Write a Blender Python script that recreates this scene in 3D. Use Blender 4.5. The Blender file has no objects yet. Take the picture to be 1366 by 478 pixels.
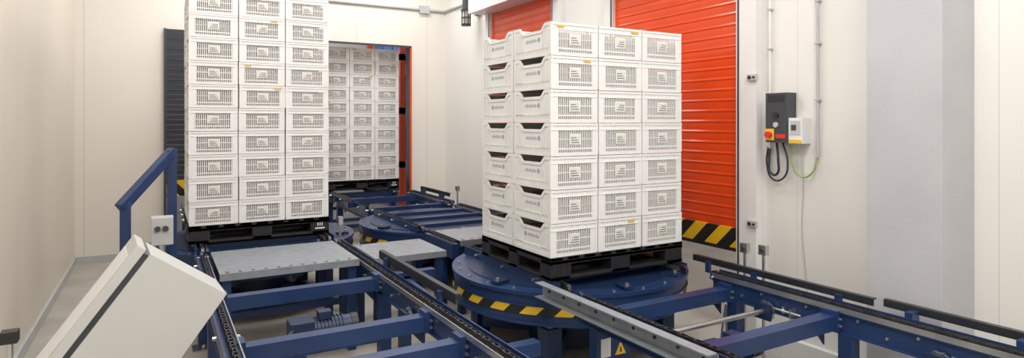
import bpy, math, random
from mathutils import Vector, Matrix
random.seed(4)
S=bpy.context.scene
S.view_settings.view_transform='Standard'
# ---------------------------------------------------------------- materials
def mk(name,col,rough=.5,metal=0.,nscale=8.,namt=.06,bump=0.,bscale=40.,spec=.5,emit=0,stretch=None):
    m=bpy.data.materials.new(name); m.use_nodes=True
    nt=m.node_tree; b=nt.nodes['Principled BSDF']
    tc=nt.nodes.new('ShaderNodeTexCoord'); n=nt.nodes.new('ShaderNodeTexNoise'); n.inputs['Scale'].default_value=nscale
    n.inputs['Detail'].default_value=4
    src=tc.outputs['Object']
    if stretch:
        mp=nt.nodes.new('ShaderNodeMapping'); mp.inputs['Scale'].default_value=stretch
        nt.links.new(src,mp.inputs['Vector']); src=mp.outputs['Vector']
    nt.links.new(src,n.inputs['Vector'])
    r=nt.nodes.new('ShaderNodeValToRGB'); r.color_ramp.elements[0].position=.3; r.color_ramp.elements[1].position=.7
    r.color_ramp.elements[0].color=(*[c*(1-namt) for c in col],1); r.color_ramp.elements[1].color=(*[min(1,c*(1+namt)) for c in col],1)
    nt.links.new(n.outputs['Fac'],r.inputs['Fac']); nt.links.new(r.outputs['Color'],b.inputs['Base Color'])
    b.inputs['Roughness'].default_value=rough; b.inputs['Metallic'].default_value=metal
    b.inputs['Specular IOR Level'].default_value=spec
    if bump:
        n2=nt.nodes.new('ShaderNodeTexNoise'); n2.inputs['Scale'].default_value=bscale
        bp=nt.nodes.new('ShaderNodeBump'); bp.inputs['Strength'].default_value=bump; bp.inputs['Distance'].default_value=.004
        nt.links.new(src,n2.inputs['Vector']); nt.links.new(n2.outputs['Fac'],bp.inputs['Height']); nt.links.new(bp.outputs['Normal'],b.inputs['Normal'])
    if emit:
        b.inputs['Emission Color'].default_value=(*col,1); b.inputs['Emission Strength'].default_value=emit
    return m
def wallmat(name,col,axis,period=1.13,off=0.):
    m=mk(name,col,.45,0,1.2,.02)
    nt=m.node_tree; b=nt.nodes['Principled BSDF']
    tc=nt.nodes.new('ShaderNodeTexCoord'); sx=nt.nodes.new('ShaderNodeSeparateXYZ'); nt.links.new(tc.outputs['Object'],sx.inputs[0])
    def mt(op,a,bv):
        n=nt.nodes.new('ShaderNodeMath'); n.operation=op
        if hasattr(a,'links'): nt.links.new(a,n.inputs[0])
        else: n.inputs[0].default_value=a
        n.inputs[1].default_value=bv; return n.outputs[0]
    v=mt('ADD',sx.outputs[axis],20+off); v=mt('DIVIDE',v,period); v=mt('FRACT',v,0); v=mt('LESS_THAN',v,.006)
    mx=nt.nodes.new('ShaderNodeMix'); mx.data_type='RGBA'
    src=b.inputs['Base Color'].links[0].from_socket
    nt.links.new(v,mx.inputs['Factor']); nt.links.new(src,mx.inputs[6]); mx.inputs[7].default_value=(*[c*.72 for c in col],1)
    nt.links.new(mx.outputs[2],b.inputs['Base Color'])
    return m
def hazmat(name,ax,period=.2,slope=1.):
    m=mk(name,(.8,.5,.01),.4)
    nt=m.node_tree; b=nt.nodes['Principled BSDF']
    tc=nt.nodes.new('ShaderNodeTexCoord'); sx=nt.nodes.new('ShaderNodeSeparateXYZ'); nt.links.new(tc.outputs['Object'],sx.inputs[0])
    a=nt.nodes.new('ShaderNodeMath'); a.operation='MULTIPLY_ADD'; nt.links.new(sx.outputs[2],a.inputs[0]); a.inputs[1].default_value=slope
    nt.links.new(sx.outputs[ax],a.inputs[2])
    d=nt.nodes.new('ShaderNodeMath'); d.operation='DIVIDE'; nt.links.new(a.outputs[0],d.inputs[0]); d.inputs[1].default_value=period
    f=nt.nodes.new('ShaderNodeMath'); f.operation='FRACT'; nt.links.new(d.outputs[0],f.inputs[0])
    l=nt.nodes.new('ShaderNodeMath'); l.operation='LESS_THAN'; nt.links.new(f.outputs[0],l.inputs[0]); l.inputs[1].default_value=.5
    mx=nt.nodes.new('ShaderNodeMix'); mx.data_type='RGBA'; nt.links.new(l.outputs[0],mx.inputs['Factor'])
    mx.inputs[6].default_value=(.75,.46,.01,1); mx.inputs[7].default_value=(.015,.015,.015,1)
    nt.links.new(mx.outputs[2],b.inputs['Base Color']); return m
CREAM=(.80,.765,.70)
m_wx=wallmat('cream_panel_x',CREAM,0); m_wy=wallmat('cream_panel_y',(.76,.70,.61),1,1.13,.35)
m_wr=wallmat('cream_panel_right',(.80,.785,.755),1,.62,.1)
m_floor=mk('concrete_floor',(.42,.395,.35),.5,0,2.5,.15,.15,60)
m_ceil=mk('ceiling_white',(.8,.79,.77),.6,0,1,.02)
m_pillar=mk('grey_render',(.49,.495,.52),.8,0,3,.04,.3,90)
m_blue=mk('navy_paint',(.015,.040,.125),.32,0,5,.12)
m_blued=mk('navy_paint_dark',(.009,.024,.072),.4,0,5,.12)
m_galv=mk('galvanised_steel',(.30,.33,.37),.42,.35,14,.12,.12,120)
m_steel=mk('bright_steel',(.62,.62,.62),.28,.9,10,.08)
m_dsteel=mk('dark_steel',(.05,.055,.065),.4,.6,10,.15)
m_chain=mk('oiled_chain',(.11,.11,.12),.35,.8,30,.3)
m_black=mk('black_plastic',(.018,.018,.02),.45,0,9,.15)
m_pallet=mk('pallet_plastic',(.018,.018,.021),.5,0,9,.2)
m_crate=mk('crate_plastic',(.85,.85,.84),.32,0,6,.025)
m_filler=mk('crate_filler',(.34,.30,.26),.7,0,30,.25)  # mid tone for the block added behind the crate slots
m_label=mk('paper_label',(.74,.73,.66),.6,0,20,.05)
m_ink=mk('label_ink',(.16,.17,.20),.6)
m_logo=mk('logo_ink',(.36,.42,.50),.6)
m_yel=mk('yellow_tag',(.80,.50,.03),.5)
m_orange=mk('orange_curtain',(.72,.068,.010),.2,0,3,.06)
m_white=mk('white_paint',(.78,.78,.78),.35,0,4,.02)
m_cab=mk('cabinet_grey',(.55,.555,.54),.35,0,4,.02)
m_lgrey=mk('light_grey',(.50,.51,.51),.4)
m_dgrey=mk('dark_grey_box',(.05,.055,.065),.4)
m_red=mk('red_plastic',(.7,.03,.02),.4)
m_tan=mk('tan_shaft',(.42,.29,.18),.45,.1,10,.2)
m_wood=mk('wood_plank',(.42,.30,.19),.6,0,6,.25,.2,40,stretch=(1,8,8))
m_green=mk('green_earth_wire',(.30,.42,.16),.5)
m_shut=mk('shutter_slate',(.035,.04,.055),.45,.2)
m_cable=mk('black_cable',(.02,.03,.05),.45)
m_bluec=mk('blue_plastic',(.05,.16,.45),.45)
m_hazy=hazmat('hazard_y',1,.26,1.); m_hazx=hazmat('hazard_x',0,.26,1.)
m_lamp=mk('lamp_diffuser',(1,.98,.95),.5,emit=2.)
# ---------------------------------------------------------------- mesh builder
class MB:
    def __init__(s): s.v=[];s.f=[];s.mi=[];s.m=[];s.sm=[]
    def _m(s,m):
        if m not in s.m: s.m.append(m)
        return s.m.index(m)
    def add(s,vs,fs,m,smooth=False):
        o=len(s.v); k=s._m(m); s.v+= [tuple(x) for x in vs]
        for f in fs: s.f.append([o+i for i in f]); s.mi.append(k); s.sm.append(smooth)
    BF=[(0,3,2,1),(4,5,6,7),(0,1,5,4),(1,2,6,5),(2,3,7,6),(3,0,4,7)]
    def b(s,x0,x1,y0,y1,z0,z1,m):
        s.add([(x0,y0,z0),(x1,y0,z0),(x1,y1,z0),(x0,y1,z0),(x0,y0,z1),(x1,y0,z1),(x1,y1,z1),(x0,y1,z1)],s.BF,m)
    def beam(s,p,q,w,h,m,up=(0,0,1)):
        p=Vector(p);q=Vector(q);d=(q-p).normalized();u=Vector(up)
        if abs(d.dot(u))>.98: u=Vector((0,1,0))
        r=d.cross(u).normalized();u=r.cross(d)
        vs=[]
        for a in (p,q):
            for (i,j) in ((-1,-1),(1,-1),(1,1),(-1,1)): vs.append(a+r*i*w/2+u*j*h/2)
        s.add(vs,[(0,1,2,3),(7,6,5,4),(0,4,5,1),(1,5,6,2),(2,6,7,3),(3,7,4,0)],m)
    def cyl(s,p,q,r,m,n=16,r2=None,caps=True):
        p=Vector(p);q=Vector(q);d=(q-p).normalized();u=Vector((0,0,1)) if abs(d.z)<.9 else Vector((1,0,0))
        a=d.cross(u).normalized();c=a.cross(d);r2=r if r2 is None else r2;vs=[]
        for P,R in ((p,r),(q,r2)):
            for i in range(n):
                t=2*math.pi*i/n; vs.append(P+a*math.cos(t)*R+c*math.sin(t)*R)
        s.add(vs,[(i,(i+1)%n,n+(i+1)%n,n+i) for i in range(n)],m,True)
        if caps: s.add(vs,[tuple(range(n))[::-1],tuple(range(n,2*n))],m)
    def prism(s,pts,ext,m):
        n=len(pts);e=Vector(ext);vs=[Vector(p) for p in pts];vs=vs+[v+e for v in vs]
        s.add(vs,[tuple(range(n))[::-1],tuple(range(n,2*n))]+[(i,(i+1)%n,n+(i+1)%n,n+i) for i in range(n)],m)
    def mesh(s,name):
        me=bpy.data.meshes.new(name); me.from_pydata(s.v,[],s.f)
        for m in s.m: me.materials.append(m)
        me.polygons.foreach_set('material_index',s.mi); me.polygons.foreach_set('use_smooth',s.sm); me.update(); return me
    def obj(s,name,bevel=0,loc=(0,0,0),parent=None,mat=None):
        o=bpy.data.objects.new(name,s.mesh(name)); S.collection.objects.link(o); o.location=loc
        if mat: o.matrix_world=mat
        if parent: o.parent=parent
        if bevel:
            bm=o.modifiers.new('bev','BEVEL');bm.width=bevel;bm.segments=2;bm.limit_method='ANGLE';bm.angle_limit=.8
        return o
def curve(name,pts,r,m,parent=None,res=8):
    c=bpy.data.curves.new(name,'CURVE');c.dimensions='3D';c.bevel_depth=r;c.bevel_resolution=3
    sp=c.splines.new('BEZIER');sp.bezier_points.add(len(pts)-1)
    for i,p in enumerate(pts):
        bp=sp.bezier_points[i];bp.co=p;bp.handle_left_type=bp.handle_right_type='AUTO'
    c.materials.append(m);o=bpy.data.objects.new(name,c);S.collection.objects.link(o)
    if parent:o.parent=parent
    return o
def empty(name,loc=(0,0,0)):
    e=bpy.data.objects.new(name,None);e.location=loc;S.collection.objects.link(e);return e
# ---------------------------------------------------------------- room
XL,XR,YB,YF,ZC=-.88,4.05,9.2,-3.0,4.6
def boxo(name,x0,x1,y0,y1,z0,z1,m,bevel=0):
    a=MB();a.b(x0,x1,y0,y1,z0,z1,m);return a.obj(name,bevel)
boxo('floor',-4,9,-3.2,14,-.1,0,m_floor)
boxo('ceiling',-1.1,9,-3.2,14,ZC,ZC+.1,m_ceil)
boxo('wall_left',XL-.15,XL,YF-.2,14,0,ZC,m_wy)
boxo('wall_front',XL-.15,XR+.15,YF-.2,YF,0,ZC,m_wx)
def wall_open(name,axis,pos,th,a0,a1,opens,m):
    w=MB()
    def seg(u0,u1,z0,z1):
        if axis=='x': w.b(u0,u1,pos,pos+th,z0,z1,m)
        else: w.b(pos,pos+th,u0,u1,z0,z1,m)
    c=a0
    for (u0,u1,z1) in opens:
        seg(c,u0,0,ZC);seg(u0,u1,z1,ZC);c=u1
    seg(c,a1,0,ZC);return w.obj(name)
wall_open('wall_back','x',YB,.15,XL,XR+.15,[(.1,1.6,2.97),(2.1,3.46,2.95)],m_wx)
wall_open('wall_right','y',XR,.15,YF,YB,[(3.33,4.87,3.25),(5.98,7.52,3.25)],m_wr)
boxo('pillar',XR-.36,XR,1.72,2.13,0,ZC,m_pillar,.004)
boxo('baseboard_right',XR-.03,XR,-3,1.72,0,.16,m_white)
boxo('baseboard_right.001',XR-.05,XR,2.13,3.1,0,.16,m_white)
boxo('baseboard_left',XL,XL+.02,-3,YB,0,.09,m_lgrey)
boxo('baseboard_back',XL,.06,YB-.02,YB,0,.09,m_lgrey)
boxo('wall_far_right',8.2,8.3,-3.2,14,0,ZC,m_ceil)
boxo('wall_far_back',-1,9,13.6,13.7,0,ZC,m_ceil)
# ---------------------------------------------------------------- doors
def fastdoor(name,y0,y1,z0,top):
    d=MB(); z=z0+.16; n=int((top-z)/.085)
    X=XR-.03
    prof=[]
    for i in range(n):
        zz=z+i*(top-z)/n; prof+= [(X,zz),(X-.0008,zz+.03),(X,zz+.06),(X-.004,zz+.068),(X-.004,zz+.076)]
    prof.append((X,top))
    vs=[];fs=[]
    for (x,zz) in prof: vs+=[(x,y0,zz),(x,y1,zz)]
    for i in range(len(prof)-1): fs.append((2*i,2*i+1,2*i+3,2*i+2))
    d.add(vs,fs,m_orange); d.b(XR-.025,XR-.015,y0,y1,z,top,m_orange)
    d.b(XR-.05,XR-.008,y0,y1,z0,z0+.16,m_hazy)
    d.b(XR-.045,XR-.012,y0,y1,z0-.03,z0,m_black)
    for (a,bb) in ((y0-.19,y0),(y1,y1+.13)):
        d.b(XR-.07,XR-.001,a,bb,0,top,m_white)
    d.b(XR-.075,XR-.07,y0-.03,y0-.015,0,top,m_dsteel); d.b(XR-.075,XR-.07,y1+.01,y1+.03,0,top,m_dsteel)
    d.b(XR-.32,XR-.001,y0-.2,y1+.16,top,top+.42,m_white)
    for zz in (.92,2.05,):
        d.b(XR-.09,XR-.07,y0-.205,y0-.12,zz+.02,zz+.07,m_lgrey)
        d.cyl((XR-.09,y0-.145,zz+.045),(XR-.10,y0-.145,zz+.045),.014,m_dsteel,8)
        d.cyl((XR-.09,y0-.185,zz+.045),(XR-.10,y0-.185,zz+.045),.009,m_dsteel,8)
    return d.obj(name,.002)
fastdoor('high_speed_door',3.335,4.865,.74,3.25)
fastdoor('high_speed_door',5.985,7.515,.74,3.25)
sh=MB()
for i in range(30):
    z=.99+i*.066; sh.b(.1,1.6,YB-.045+.012*(i%2),YB-.02,z,z+.062,m_shut)
sh.b(.1,1.6,YB-.05,YB-.01,.78,.99,m_hazx); sh.b(.07,.10,YB-.06,YB-.001,0,2.97,m_dgrey);sh.b(1.6,1.63,YB-.06,YB-.001,0,2.97,m_dgrey)
sh.obj('roller_shutter_door')
fr=MB(); fr.b(3.445,3.47,YB-.03,YB-.001,0,2.95,m_orange);fr.b(3.44,3.459,YB,YB+.15,0,2.95,m_dgrey); fr.b(2.07,2.1,YB-.03,YB-.001,0,2.95,m_white);fr.b(2.1,3.46,YB-.03,YB-.001,2.92,2.95,m_dgrey)
fr.obj('doorway_frame')
rk=MB()
for y in (10.9,12.9): rk.b(3.9,4.0,y,y+.1,0,4,m_orange);rk.b(4.9,5.0,y,y+.1,0,4,m_orange)
for z in (.9,1.9,2.9):
    rk.b(3.9,4.0,10.9,13,z,z+.12,m_orange); rk.b(4.9,5,10.9,13,z,z+.12,m_orange)
    rk.b(3.95,4.95,11.1,12.8,z+.12,z+.15,m_galv)
    for k in range(3): rk.b(4.0,4.9,11.1+k*.58,11.6+k*.58,z+.15,z+.15+.6,m_bluec)
rk.obj('storage_rack')
# ---------------------------------------------------------------- crate
def crate_mesh():
    H=.226;c=MB();m=m_crate
    c.b(-.188,.188,-.238,.238,.008,.014,m)
    c.b(-.175,.175,-.226,.226,.015,H*.70,m_filler)  # opaque block added to stop light showing through and darken slots and handle gaps
    for sx in(-1,1):
        for sy in(-1,1):
            c.b(*(sorted((sx*.199,sx*.178))),*(sorted((sy*.247,sy*.222))),.006,H-.004,m)
    for sy in(-1,1):
        def yb(a,b_): return sorted((sy*a,sy*b_))
        c.b(-.1985,.1985,*yb(.2495,.236),H-.020,H-.004,m)
        c.b(-.197,.197,*yb(.2445,.240),H*.80,H-.02,m)
        for k in range(12): c.b(-.170+k*.030,-.167+k*.030,*yb(.2475,.240),H*.80,H-.02,m)
        c.b(-.197,.197,*yb(.2495,.240),H*.77,H*.80,m)
        c.b(-.197,.197,*yb(.2455,.240),0.0,.024,m)
        c.b(-.197,.197,*yb(.2465,.240),.044,.054,m)
        c.b(-.197,.197,*yb(.2460,.241),H*.49,H*.52,m)
        x=-.172
        while x<.172:
            c.b(x,x+.0066,*yb(.246,.241),.0,H*.77,m); x+=.0156
        for (a,b_) in((-.180,-.140),(.150,.180)): c.b(a,b_,*yb(.2462,.241),.0,H*.77,m)
        c.b(-.046,.046,*yb(.2485,.241),H*.34,H*.66,m)
        c.b(-.040,.040,*yb(.2492,.248),H*.36,H*.62,m_label)
        for k in range(3): c.b(-.034,.034-.012*k,*yb(.2497,.249),H*(.39+.07*k),H*(.415+.07*k),m_ink)
    for sx in(-1,1):
        def xb(a,b_): return sorted((sx*a,sx*b_))
        pts=[(-.236,0),(.236,0),(.236,H-.003),(.165,H-.003),(.125,H*.80),(-.125,H*.80),(-.165,H-.003),(-.236,H-.003)]
        xx=sx*.187
        c.prism([(xx,y,z) for y,z in pts],(sx*.005,0,0),m)
        for s2 in(-1,1): c.b(*xb(.1985,.186),*sorted((s2*.249,s2*.168)),H-.024,H-.002,m)
        c.b(*xb(.1985,.186),-.125,.125,H*.80-.02,H*.80,m)
        for s2 in(-1,1): c.beam((sx*.193,s2*.125,H*.80-.01),(sx*.193,s2*.168,H-.013),.012,.02,m)
        c.b(*xb(.1975,.19),-.236,.236,.0,.022,m)
        c.b(*xb(.1965,.19),-.236,.236,.05,.058,m)
        y=-.215
        while y<.22:
            if abs(y)>.12: c.b(*xb(.1965,.19),y,y+.007,.022,H*.8,m)
            else: c.b(*xb(.1965,.19),y,y+.007,.022,.05,m)
            y+=.0215
        c.prism([(sx*.1922,-.085+.018*math.cos(t*math.pi/5),H*.52+.018*math.sin(t*math.pi/5)) for t in range(10)],(sx*.0006,0,0),m_logo)
        for k in range(7): c.b(*xb(.1928,.1920),-.055+k*.022,-.055+k*.022+.014,H*.47,H*.47+.018+.006*((k*3)%2),m_logo)
    return c.mesh('crate')
crate=crate_mesh()
tagm=MB();tagm.b(-.03,.03,-.2515,-.249,.192,.204,m_yel);tag=tagm.mesh('tag')
def stack(x0,y0,z0,levels,H,seed,tagp=.12):
    rnd=random.Random(seed); e=empty('plastic_crate_stack',(x0+.6,y0+.5,z0))
    n=0
    for l in range(levels):
        for i in range(3):
            for j in range(2):
                n+=1; o=bpy.data.objects.new(f'crate_{n}',crate);S.collection.objects.link(o);o.parent=e
                o.location=(-.4+i*.4+rnd.uniform(-.0025,.0025),-.25+j*.5+rnd.uniform(-.003,.003),l*H)
                o.scale=(.986,.99,H/.226); o.rotation_euler=(0,0,rnd.uniform(-.004,.004)+(math.pi if rnd.random()<.3 else 0))
                if j==0 and (rnd.random()<tagp or (l==levels-1 and i<2)):
                    t=bpy.data.objects.new(f'tag_{n}',tag);S.collection.objects.link(t);t.parent=e
                    t.location=(o.location.x+rnd.choice((-.12,.1,.13)),o.location.y,l*H+(H-.226)); 
    return e
def pallet(x0,y0,z0,logo=False):
    p=MB();m=m_pallet;L,W=1.2,1.0
    for k in range(9):
        x=k*(L-.10)/8; p.b(x,x+.10,0,W,.128,.15,m)
    for y in(0,.44,.88): p.b(0,L,y,y+.12,.105,.13,m); p.b(0,L,y,y+.12,0,.022,m)
    for x in(0,.52,1.04): p.b(x,x+.16,0,W,.0,.022,m)
    for x in(0,.515,1.03):
        for y in(0,.43,.86):
            p.b(x,x+.17,y+.004,y+.136,.02,.108,m)
            for q in range(4): p.b(x+.012+q*.04,x+.028+q*.04,y,y+.006,.025,.105,m)
    p.b(0,L,0,.014,.10,.15,m);p.b(0,L,W-.014,W,.10,.15,m);p.b(0,.014,0,W,.10,.15,m);p.b(L-.014,L,0,W,.10,.15,m)
    if logo:
        p.b(1.07,1.16,-.003,.0,.04,.055,m_white)
        for q in range(3): p.b(1.09+q*.02,1.10+q*.02,-.003,0,.07,.10,m_white)
    return p.obj('plastic_pallet',.003,(x0,y0,z0))
ZT=.69
pallet(2.26,3.40,ZT); stack(2.26,3.40,ZT+.152,7,.226,1)
pallet(.23,6.0,ZT,True); stack(.23,6.0,ZT+.152,11,.207,2)
pallet(2.18,9.5,ZT,True); stack(2.18,9.5,ZT+.152,10,.207,3)
# ---------------------------------------------------------------- conveyors
def chain(c,p,q,z):
    p=Vector((*p,0));q=Vector((*q,0));L=(q-p).length;d=(q-p)/L;r=Vector((d.y,-d.x,0));n=int(L/.05)
    for i in range(n):
        a=p+d*(i*.05+.003);b_=p+d*(i*.05+.047);o=.012 if i%2 else .008
        for s_ in(-1,1):
            A=a+r*s_*o;B=b_+r*s_*o;A.z=B.z=z-.010;c.beam(A,B,.003,.020,m_chain)
        A=a+d*.0;A.z=z-.010;c.beam(A-r*.01,A+r*.01,.012,.012,m_chain)
def rail(c,p,q,side,ztop=ZT,bolts=True):
    P=Vector((*p,0));Q=Vector((*q,0));d=(Q-P).normalized();r=Vector((d.y,-d.x,0))*side
    def bar(o,w,z0,z1,m):
        A=P+r*o;B=Q+r*o;A.z=B.z=(z0+z1)/2;c.beam(A,B,w,z1-z0,m)
    bar(0,.045,ztop-.16,ztop-.045,m_blue)
    bar(0,.075,ztop-.052,ztop-.042,m_blue)
    bar(0,.075,ztop-.168,ztop-.160,m_blue)
    bar(-.004,.030,ztop-.042,ztop-.022,m_black)
    bar(.045,.008,ztop-.075,ztop+.0,m_blue)
    bar(-.035,.006,ztop-.045,ztop-.015,m_steel)
    chain(c,p,q,ztop)
    if bolts:
        L=(Q-P).length;n=int(L/.16)
        for i in range(n):
            A=P+d*(.08+i*.16)
            for s_ in(-1,1):
                B=A+r*s_*.022;B.z=ztop-.07-(.05 if i%2 else 0);c.cyl(B,B+r*s_*.010,.009,m_steel,6)
        for i in range(int(L/.45)):
            A=P+d*(.3+i*.45);
            B=A+r*.05;B.z=ztop-.04;c.cyl(B,B+r*.02,.011,m_steel,6)
def leg(c,x,y,zt,w=.08):
    c.b(x-w/2,x+w/2,y-w/2,y+w/2,.04,zt,m_blue);c.b(x-.08,x+.08,y-.08,y+.08,0,.012,m_steel);c.cyl((x,y,.01),(x,y,.05),.015,m_steel,8)
def lineY(name,xa,xb,y0,y1,beams,legs,shafts=(),sm=None):
    c=MB()
    rail(c,(xa,y0),(xa,y1),-1);rail(c,(xb,y0),(xb,y1),1)
    for y,z in beams:
        c.beam((xa,y,z),(xb,y,z),.085,.085,m_blue)
        for x in(xa+.035,xb-.035):
            c.b(x-.035,x+.035,y-.05,y+.05,z-.05,z+.07,m_blue)
            for k in(-1,1): c.cyl((x+.0,y-.05,z+k*.02),(x,y-.06,z+k*.02),.010,m_steel,6)
        for x,s_ in((xa,1),(xb,-1)):
            c.prism([(x+s_*.03,y+.05,z-.04),(x+s_*.03,y+.05,z-.16),(x+s_*.14,y+.05,z-.04)],(0,.008,0),m_blue)
    for y in legs:
        for x in(xa,xb): leg(c,x,y,ZT-.16)
        c.beam((xa,y,.22),(xb,y,.22),.05,.05,m_blue)
    for y,z in shafts:
        c.cyl((xa+.03,y,z),(xb-.03,y,z),.016,sm or m_steel,12)
        for x in(xa+.06,xb-.06):
            c.cyl((x,y,z),(x+.02,y,z),.06,m_steel,18);c.cyl((x-.005,y,z),(x+.025,y,z),.03,m_black,12);c.b(x-.03,x-.01,y-.06,y+.06,z-.05,z+.05,m_blued)
            for k in range(10):
                a=k*math.pi/5;c.b(x,x+.02,y+.06*math.cos(a)-.005,y+.06*math.cos(a)+.005,z+.06*math.sin(a)-.005,z+.06*math.sin(a)+.005,m_steel)
        for x,s_ in((xa,1),(xb,-1)):
            c.cyl((x+s_*.05,y-.25,z+.03),(x+s_*.05,y-.06,z+.03),.008,m_steel,8);c.cyl((x+s_*.05,y-.14,z+.03),(x+s_*.05,y-.125,z+.03),.017,m_steel,6);c.b(x+min(s_*.02,s_*.08),x+max(s_*.02,s_*.08),y-.20,y-.19,z,z+.06,m_steel)
    for y in (y0,y1):
        for x in (xa,xb):
            c.cyl((x-.012,y,ZT-.04),(x+.012,y,ZT-.04),.038,m_chain,16);c.cyl((x-.05,y,ZT-.05),(x+.05,y,ZT-.05),.012,m_steel,8)
    return c.obj(name,0)
def gearmotor(x,y,z,ax=1):
    g=MB();g.b(x-.07,x+.07,y-.07,y+.07,z-.07,z+.07,m_blued);g.cyl((x+.07*ax,y,z),(x+.30*ax,y,z),.062,m_blued,20)
    for i in range(8): g.cyl((x+(.09+i*.022)*ax,y,z),(x+(.096+i*.022)*ax,y,z),.072,m_blued,20)
    g.cyl((x+.30*ax,y,z),(x+.34*ax,y,z),.066,m_black,20);g.b(x+.14*ax-.04,x+.14*ax+.04,y-.035,y+.035,z+.06,z+.11,m_blued)
    g.b(x-.03,x+.03,y-.03,y+.03,.01,z-.07,m_blue);g.b(x-.08,x+.08,y-.08,y+.08,0,.012,m_blue)
    return g.obj('gear_motor',.004)
lineY('chain_conveyor',.31,1.40,.9,5.60,[(4.28,.60),(3.35,.585),(2.88,.585),(1.7,.585)],[5.3,4.25,2.75,1.2],[(3.62,.53),(2.5,.53)],m_tan)
lineY('chain_conveyor',2.27,3.46,.35,3.08,[(2.18,.585),(1.2,.585),(2.95,.56)],[2.1,.8,2.9],[(2.62,.53),(1.6,.53)])
lineY('chain_conveyor',2.30,3.42,7.56,9.10,[(7.75,.6),(8.8,.6)],[7.8,9.0],[(8.3,.53)])
lineY('chain_conveyor',2.30,3.30,9.42,11.4,[(9.6,.6),(10.8,.6)],[9.6,11],[])
lineY('chain_conveyor',.31,1.40,7.5,9.0,[(7.75,.6),(8.8,.6)],[7.8,8.8])
def deck(name,x0,x1,y0,y1,z=.682,holes=True,m=m_galv):
    c=MB();c.b(x0,x1,y0,y1,z-.006,z,m);c.b(x0,x1,y0,y0+.006,z-.05,z-.006,m);c.b(x0,x1,y1-.006,y1,z-.05,z-.006,m)
    if holes:
        n=int((x1-x0)/.085)
        for i in range(n):
            x=x0+.05+i*.085;c.cyl((x,y0+.035,z),(x,y0+.035,z+.002),.012,m_black,10)
    for x in (x0+.05,x1-.05):
        for y in(y0+.08,y1-.05): c.cyl((x,y,z),(x,y,z+.006),.012,m_steel,6)
    c.b(x0+.02,x0+.07,y0+.02,y1-.02,z-.07,z-.03,m_blue);c.b(x1-.07,x1-.02,y0+.02,y1-.02,z-.07,z-.03,m_blue)
    for x in(x0+.045,x1-.045):
        for y in(y0+.06,y1-.06): c.b(x-.03,x+.03,y-.03,y+.03,0,z-.06,m_blue)
    return c.obj(name)
deck('deck_plate',.37,1.34,4.66,5.50,.700)
deck('deck_plate',1.50,2.12,4.78,5.40,.66,False)
deck('deck_plate',2.36,3.36,5.02,5.62,.680)
c=MB()
for x in(2.30,3.42):
    c.b(x-.03,x+.03,4.99,5.65,.53,.66,m_blue);chain(c,(x,5.0),(x,5.64),.69)
    leg(c,x,5.3,.53)
c.obj('transfer_conveyor')
# guide strips
g=MB();g.b(1.475,1.481,3.2,4.6,.705,.765,m_dsteel);g.b(1.481,1.51,3.2,4.6,.759,.765,m_dsteel)
for y in(3.4,4.4): g.b(1.45,1.475,y-.02,y+.02,.60,.74,m_blue)
g.obj('pallet_guide')
g=MB();g.b(3.53,3.538,2.0,3.36,.70,.742,m_dsteel);g.b(3.538,3.565,2.0,3.36,.736,.742,m_dsteel)
for y in(2.2,2.8,3.2): g.b(3.51,3.53,y-.02,y+.02,.64,.72,m_blue)
g.obj('pallet_guide')
g=MB();g.b(3.58,3.588,.4,1.97,.70,.742,m_dsteel);g.b(3.588,3.615,.4,1.97,.736,.742,m_dsteel)
for y in(.8,1.3,1.8): g.b(3.51,3.58,y-.02,y+.02,.64,.72,m_blue)
g.obj('pallet_guide')
g=MB();g.b(2.17,2.178,1.92,3.36,.62,.715,m_galv);g.b(2.11,2.178,1.92,3.36,.708,.715,m_galv);g.b(2.11,2.178,1.92,3.36,.62,.627,m_galv)
for y in(2.1,2.7,3.2):
    g.b(2.178,2.22,y-.02,y+.02,.60,.68,m_blue)
for k in range(9): g.cyl((2.17,2.0+k*.16,.665),(2.166,2.0+k*.16,.665),.010,m_dsteel,8)
g.obj('pallet_guide')
for x in(3.55,2.17):
    g=MB();g.b(x,x+.008,7.9,9.0,.70,.75,m_dsteel);g.b(x,x+.03,7.9,9.0,.745,.75,m_dsteel)
    for y in(8.1,8.8): g.b(x-.07 if x>3 else x,x if x>3 else x+.08,y-.02,y+.02,.62,.72,m_blue)
    g.obj('pallet_guide')
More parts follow.
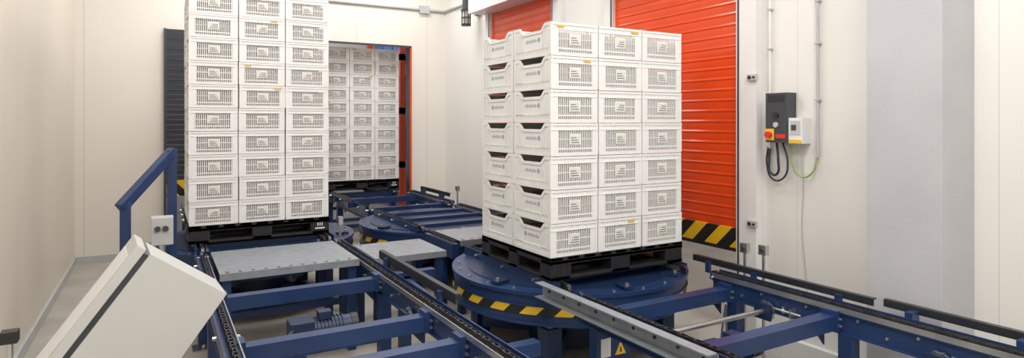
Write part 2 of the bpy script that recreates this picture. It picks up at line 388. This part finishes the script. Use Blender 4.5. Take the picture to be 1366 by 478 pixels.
# turntables
def turntable(x,y,r=.93,ang=0,ring=True):
    t=MB()
    t.cyl((0,0,.595),(0,0,.62),r,m_blue,96);t.cyl((0,0,.42),(0,0,.595),r-.015,m_blue,96,caps=False)
    t.cyl((0,0,.40),(0,0,.42),r-.005,m_blue,96);t.cyl((0,0,.62),(0,0,.626),r-.12,m_blued,64)
    if ring:
        n=48;R=r-.006
        for i in range(n):
            m=m_yel if i%2 else m_black
            vs=[];K=4
            for k in range(K+1):
                a0=2*math.pi*(i+k/K)/n;a1=a0-.06
                vs+=[(R*math.cos(a1),R*math.sin(a1),.470),(R*math.cos(a0),R*math.sin(a0),.524)]
            t.add(vs,[(2*k,2*k+2,2*k+3,2*k+1) for k in range(K)],m)
        t.cyl((0,0,.526),(0,0,.534),r-.002,m_blue,96,caps=False)
    for i in range(24):
        a=2*math.pi*i/24;t.cyl(((r-.05)*math.cos(a),(r-.05)*math.sin(a),.62),((r-.05)*math.cos(a),(r-.05)*math.sin(a),.629),.011,m_steel,6)
    t.cyl((0,0,.30),(0,0,.40),.55,m_dsteel,48);t.cyl((0,0,.05),(0,0,.30),.32,m_blued,32)
    for a in range(4):
        A=math.pi/4+a*math.pi/2;t.beam((.2*math.cos(A),.2*math.sin(A),.12),(.78*math.cos(A),.78*math.sin(A),.12),.10,.12,m_blue)
        X,Y=.74*math.cos(A),.74*math.sin(A);t.b(X-.06,X+.06,Y-.06,Y+.06,.0,.34,m_blue);t.cyl((X,Y,.34),(X,Y,.40),.04,m_steel,12)
    for s_ in(-1,1):
        xx=s_*.53;rail(t,(xx,-.72),(xx,.72),s_,ZT)
        for yy in(-.5,.5): t.b(xx-.05,xx+.05,yy-.05,yy+.05,.60,ZT-.06,m_blue)
        t.cyl((xx-.012,-.73,ZT-.045),(xx+.012,-.73,ZT-.045),.04,m_chain,16)
    for yy in(-.45,0,.45): t.beam((-.53,yy,.64),(.53,yy,.64),.06,.04,m_blue)
    for a in (200,235,262,300,335):
        A=math.radians(a);u=Vector((math.cos(A),math.sin(A),0))
        P=u*(r-.16);P.z=.635;Q=u*(r-.04);Q.z=.635;t.beam(P,Q,.07,.02,m_blued)
        Q2=u*(r-.07);Q2.z=.645;t.cyl(Q2,Q2+Vector((0,0,.02)),.016,m_steel,6)
    o=t.obj('pallet_turntable');o.location=(x,y,0);o.rotation_euler=(0,0,ang);return o
turntable(2.86,4.05);turntable(.86,6.56);turntable(2.86,6.60)
c=MB();c.b(1.60,1.90,2.9,3.9,.10,.16,m_blue);c.b(1.62,1.70,3.0,3.08,.0,.5,m_blue);c.b(1.62,1.70,4.5,4.58,.0,.56,m_blue)
c.beam((1.46,4.54,.55),(1.9,4.54,.55),.08,.08,m_blue);c.beam((1.46,3.0,.45),(1.9,3.0,.45),.08,.08,m_blue);c.beam((1.66,3.04,.47),(1.66,4.54,.52),.05,.05,m_blue)
c.obj('support_frame')
gearmotor(.75,3.86,.48);gearmotor(2.75,2.45,.42);gearmotor(2.8,1.45,.45)
for (x,y) in((3.70,3.02),(3.75,2.90),(1.47,5.74),(3.58,7.7)):
    q=MB();q.cyl((x,y,0),(x,y,.84),.011,m_steel,10);q.b(x-.02,x+.02,y-.03,y+.03,.80,.87,m_steel);q.cyl((x-.02,y,.835),(x-.03,y,.835),.014,m_dgrey,12);q.b(x-.05,x+.05,y-.05,y+.05,0,.01,m_steel);q.obj('photo_sensor_post')
c=MB();c.b(2.24,2.31,2.838,2.842,.37,.48,m_white);c.prism([(2.345,2.838,.37),(2.425,2.838,.37),(2.385,2.838,.445)],(0,.004,0),m_yel)
c.prism([(2.378,2.836,.385),(2.392,2.836,.385),(2.385,2.836,.425)],(0,.002,0),m_black)
c.b(2.21,2.46,2.842,2.855,.32,.53,m_blue);c.b(2.42,2.46,2.855,2.90,0,.53,m_blue);c.obj('warning_sign')
q=MB();q.beam((.55,4.05,.012),(1.25,3.95,.012),.10,.022,m_wood);q.beam((.45,3.75,.010),(1.15,3.65,.010),.07,.02,m_wood);q.obj('wood_plank',.002)
q=MB();q.b(1.78,1.86,.6,2.8,.02,.025,m_galv);q.b(1.78,1.784,.6,2.8,.02,.07,m_galv);q.b(1.856,1.86,.6,2.8,.02,.07,m_galv)
for k in range(8): q.b(1.77,1.87,.7+k*.28,.72+k*.28,0,.02,m_galv)
q.obj('cable_tray')
for k in range(3): curve('power_cable',[(1.80+k*.018,.6,.035),(1.81+k*.018,1.4,.04),(1.80+k*.018,2.2,.035),(1.82+k*.02,2.8,.04),(1.95+k*.03,3.1,.08)],.008,m_cable)
for k in range(3): curve('power_cable',[(.36+k*.02,2.2,.50),(.38+k*.03,2.9,.44),(.42+k*.02,3.3,.40),(.55+k*.03,3.7,.42),(.70,3.8,.52)],.007,m_cable)
for k in range(2): curve('power_cable',[(3.36,2.9,.5),(3.2-k*.05,2.75,.33),(3.0,2.55,.28+k*.04),(2.95,2.47,.40)],.007,m_cable)
# ---------------------------------------------------------------- blue guard frame
g=MB()
A=(.10,5.62);B=(-.205,5.34)
g.beam((A[0],A[1],0),(A[0],A[1],1.53),.07,.07,m_blue);g.beam((B[0],B[1],0),(B[0],B[1],1.16),.07,.07,m_blue)
g.beam((B[0]-.03,B[1]-.03,1.12),(A[0]+.01,A[1]+.01,1.52),.07,.07,m_blue)
g.beam((B[0],B[1],.75),(A[0],A[1],.75),.05,.05,m_blue);g.beam((-.02,5.5,.65),(.10,5.62,1.0),.05,.05,m_blue)
g.b(A[0]-.1,A[0]+.1,A[1]-.1,A[1]+.1,0,.012,m_blue);g.b(B[0]-.1,B[0]+.1,B[1]-.1,B[1]+.1,0,.012,m_blue)
g.obj('guard_frame',.004)
q=MB();q.b(-.04,.10,5.10,5.22,.86,1.06,m_lgrey);q.cyl((.03,5.16,0),(.03,5.16,.86),.02,m_steel);q.cyl((.0,5.10,.98),(.0,5.08,.98),.02,m_dgrey,12);q.cyl((.05,5.10,.98),(.05,5.08,.98),.02,m_dgrey,12);q.b(-.04,.10,5.1,5.22,0,.01,m_steel);q.obj('push_button_box',.004)
# ---------------------------------------------------------------- control cabinet
D,Lh,W=.375,.72,.30
c=MB()
c.b(.012,D,0,W,-Lh,0,m_cab)
c.b(-.012,.012,.01,W-.01,-Lh+.01,-.01,m_dgrey)
c.b(-.05,-.012,-.006,W+.006,-Lh-.006,.006,m_cab)
c.b(-.053,-.05,.03,W-.03,-Lh+.05,-.05,m_white)
o=c.obj('control_cabinet',.006)
t=math.radians(36)
R=Matrix.Rotation(math.radians(4),4,'Z')@Matrix.Rotation(t,4,'Y')
o.matrix_world=Matrix.Translation((-.035,2.98,1.205))@R
q=MB();q.b(-.12,-.04,3.1,3.18,.012,.44,m_blue);q.b(-.2,.04,3.02,3.26,0,.012,m_blue);q.obj('cabinet_stand',.004)
q=MB();q.cyl((-.54,3.30,0),(-.54,3.30,.84),.012,m_steel,10);q.b(-.57,-.51,3.27,3.33,.82,.87,m_black);q.cyl((-.57,3.30,.845),(-.615,3.30,.87),.016,m_black,12);q.b(-.59,-.49,3.25,3.35,0,.01,m_steel);q.obj('sensor_stand',.002)
# ---------------------------------------------------------------- wall items right
q=MB();q.b(XR-.11,XR-.001,2.85,3.03,1.60,1.965,m_dgrey)
for k in range(5): q.b(XR-.115,XR-.11,2.87,3.01,1.90+k*.011,1.904+k*.011,m_black)
q.cyl((XR-.11,2.94,1.80),(XR-.125,2.94,1.80),.022,m_black,16);q.cyl((XR-.11,2.94,1.73),(XR-.12,2.94,1.73),.02,m_lgrey,16)
q.b(XR-.118,XR-.11,2.955,3.025,1.615,1.70,m_yel);q.cyl((XR-.118,2.99,1.657),(XR-.145,2.99,1.657),.024,m_red,16)
q.b(XR-.118,XR-.11,2.86,2.94,1.63,1.66,m_red)
q.obj('door_controller_box',.004)
q=MB();q.b(XR-.10,XR-.001,2.735,2.845,1.595,1.78,m_white);q.b(XR-.104,XR-.10,2.75,2.83,1.66,1.76,m_lgrey);q.b(XR-.106,XR-.104,2.78,2.82,1.69,1.73,m_dgrey);q.b(XR-.104,XR-.10,2.74,2.84,1.60,1.625,m_yel)
q.obj('isolator_switch_box',.004)
q=MB();q.cyl((XR-.02,3.06,1.55),(XR-.02,3.06,ZC),.010,m_white,12);q.cyl((XR-.02,2.67,1.50),(XR-.02,2.67,ZC),.011,m_lgrey,12)
for z in(1.9,2.3,2.6):
    for y in(3.06,2.67): q.b(XR-.035,XR-.001,y-.018,y+.018,z,z+.012,m_lgrey)
q.obj('cable_conduit')
curve('power_cable',[(XR-.05,2.98,1.60),(XR-.06,2.96,1.48),(XR-.05,2.98,1.36),(XR-.04,3.04,1.37),(XR-.03,3.06,1.46),(XR-.02,3.06,1.56)],.009,m_cable)
curve('power_cable',[(XR-.05,2.93,1.60),(XR-.06,2.88,1.46),(XR-.05,2.92,1.34),(XR-.04,3.02,1.32),(XR-.03,3.08,1.44),(XR-.02,3.075,1.56)],.007,m_cable)
curve('earth_cable',[(XR-.05,2.87,1.60),(XR-.05,2.86,1.48),(XR-.04,2.79,1.36),(XR-.04,2.71,1.38),(XR-.02,2.67,1.52)],.007,m_green)
curve('thin_cable',[(XR-.02,2.80,1.60),(XR-.008,2.79,1.30),(XR-.008,2.80,1.0),(XR-.008,2.76,.5),(XR-.008,2.77,.17)],.003,m_lgrey)
q=MB();q.cyl((-.8,YB-.025,3.54),(XR-.03,YB-.025,3.54),.02,m_lgrey,12);q.cyl((XR-.025,YB-.03,3.54),(XR-.025,8.1,3.54),.02,m_lgrey,12);q.b(3.60,3.76,YB-.06,YB-.001,3.48,3.60,m_lgrey)
q.obj('cable_conduit')
# beacon on wall bracket (dark dome above a ribbed glass body and base ring)
q=MB();X,Y=XR-.22,7.95
q.cyl((X,Y,3.36),(X,Y,3.52),.055,m_dgrey,20);q.cyl((X,Y,3.34),(X,Y,3.36),.075,m_black,20);q.cyl((X,Y,3.16),(X,Y,3.34),.055,m_lgrey,20)
for k in range(8):
    a=k*math.pi/4;q.cyl((X+.066*math.cos(a),Y+.066*math.sin(a),3.14),(X+.066*math.cos(a),Y+.066*math.sin(a),3.35),.005,m_black,6)
q.cyl((X,Y,3.24),(X,Y,3.25),.07,m_black,20);q.cyl((X,Y,3.13),(X,Y,3.155),.07,m_black,20);q.b(X,XR-.001,Y-.02,Y+.02,3.44,3.48,m_dgrey);q.b(XR-.04,XR-.001,Y-.08,Y+.08,3.30,3.55,m_dgrey);q.obj('warning_beacon')
# ---------------------------------------------------------------- lights
def fixture(x,y,w,l,e,col=(1,.985,.965)):
    q=MB();q.b(-w/2-.04,w/2+.04,-l/2-.04,l/2+.04,-.03,.06,m_white);q.b(-w/2,w/2,-l/2,l/2,-.036,-.03,m_lamp)
    o=q.obj('ceiling_lamp');o.location=(x,y,ZC-.07)
    L=bpy.data.lights.new('lamp_light','AREA');L.shape='RECTANGLE';L.size=w;L.size_y=l;L.energy=e;L.color=col
    lo=bpy.data.objects.new('lamp_light',L);S.collection.objects.link(lo);lo.location=(0,0,-.05);lo.parent=o
for (x,y,e) in((.6,7.9,39),(2.9,7.9,39),(.4,4.6,34),(2.6,4.9,38),(.5,1.2,50),(2.7,1.4,56),(1.6,-1.5,96)):  # last one, behind the camera, is an added fill light
    fixture(x,y,1.1,1.1,e)
fixture(6,4.5,1.1,1.1,60);fixture(3,11.5,1.1,1.1,45)
w=bpy.data.worlds.new('world');S.world=w;w.use_nodes=True;w.node_tree.nodes['Background'].inputs[0].default_value=(.9,.95,1,1);w.node_tree.nodes['Background'].inputs[1].default_value=.4
# ---------------------------------------------------------------- camera
cam=bpy.data.cameras.new('camera');co=bpy.data.objects.new('camera',cam);S.collection.objects.link(co)
cam.sensor_width=36;cam.lens=36*819/1366;cam.shift_y=-76/1366;cam.clip_start=.05
co.location=(0,0,1.75);co.rotation_euler=(math.radians(90),0,math.radians(-30));S.camera=co
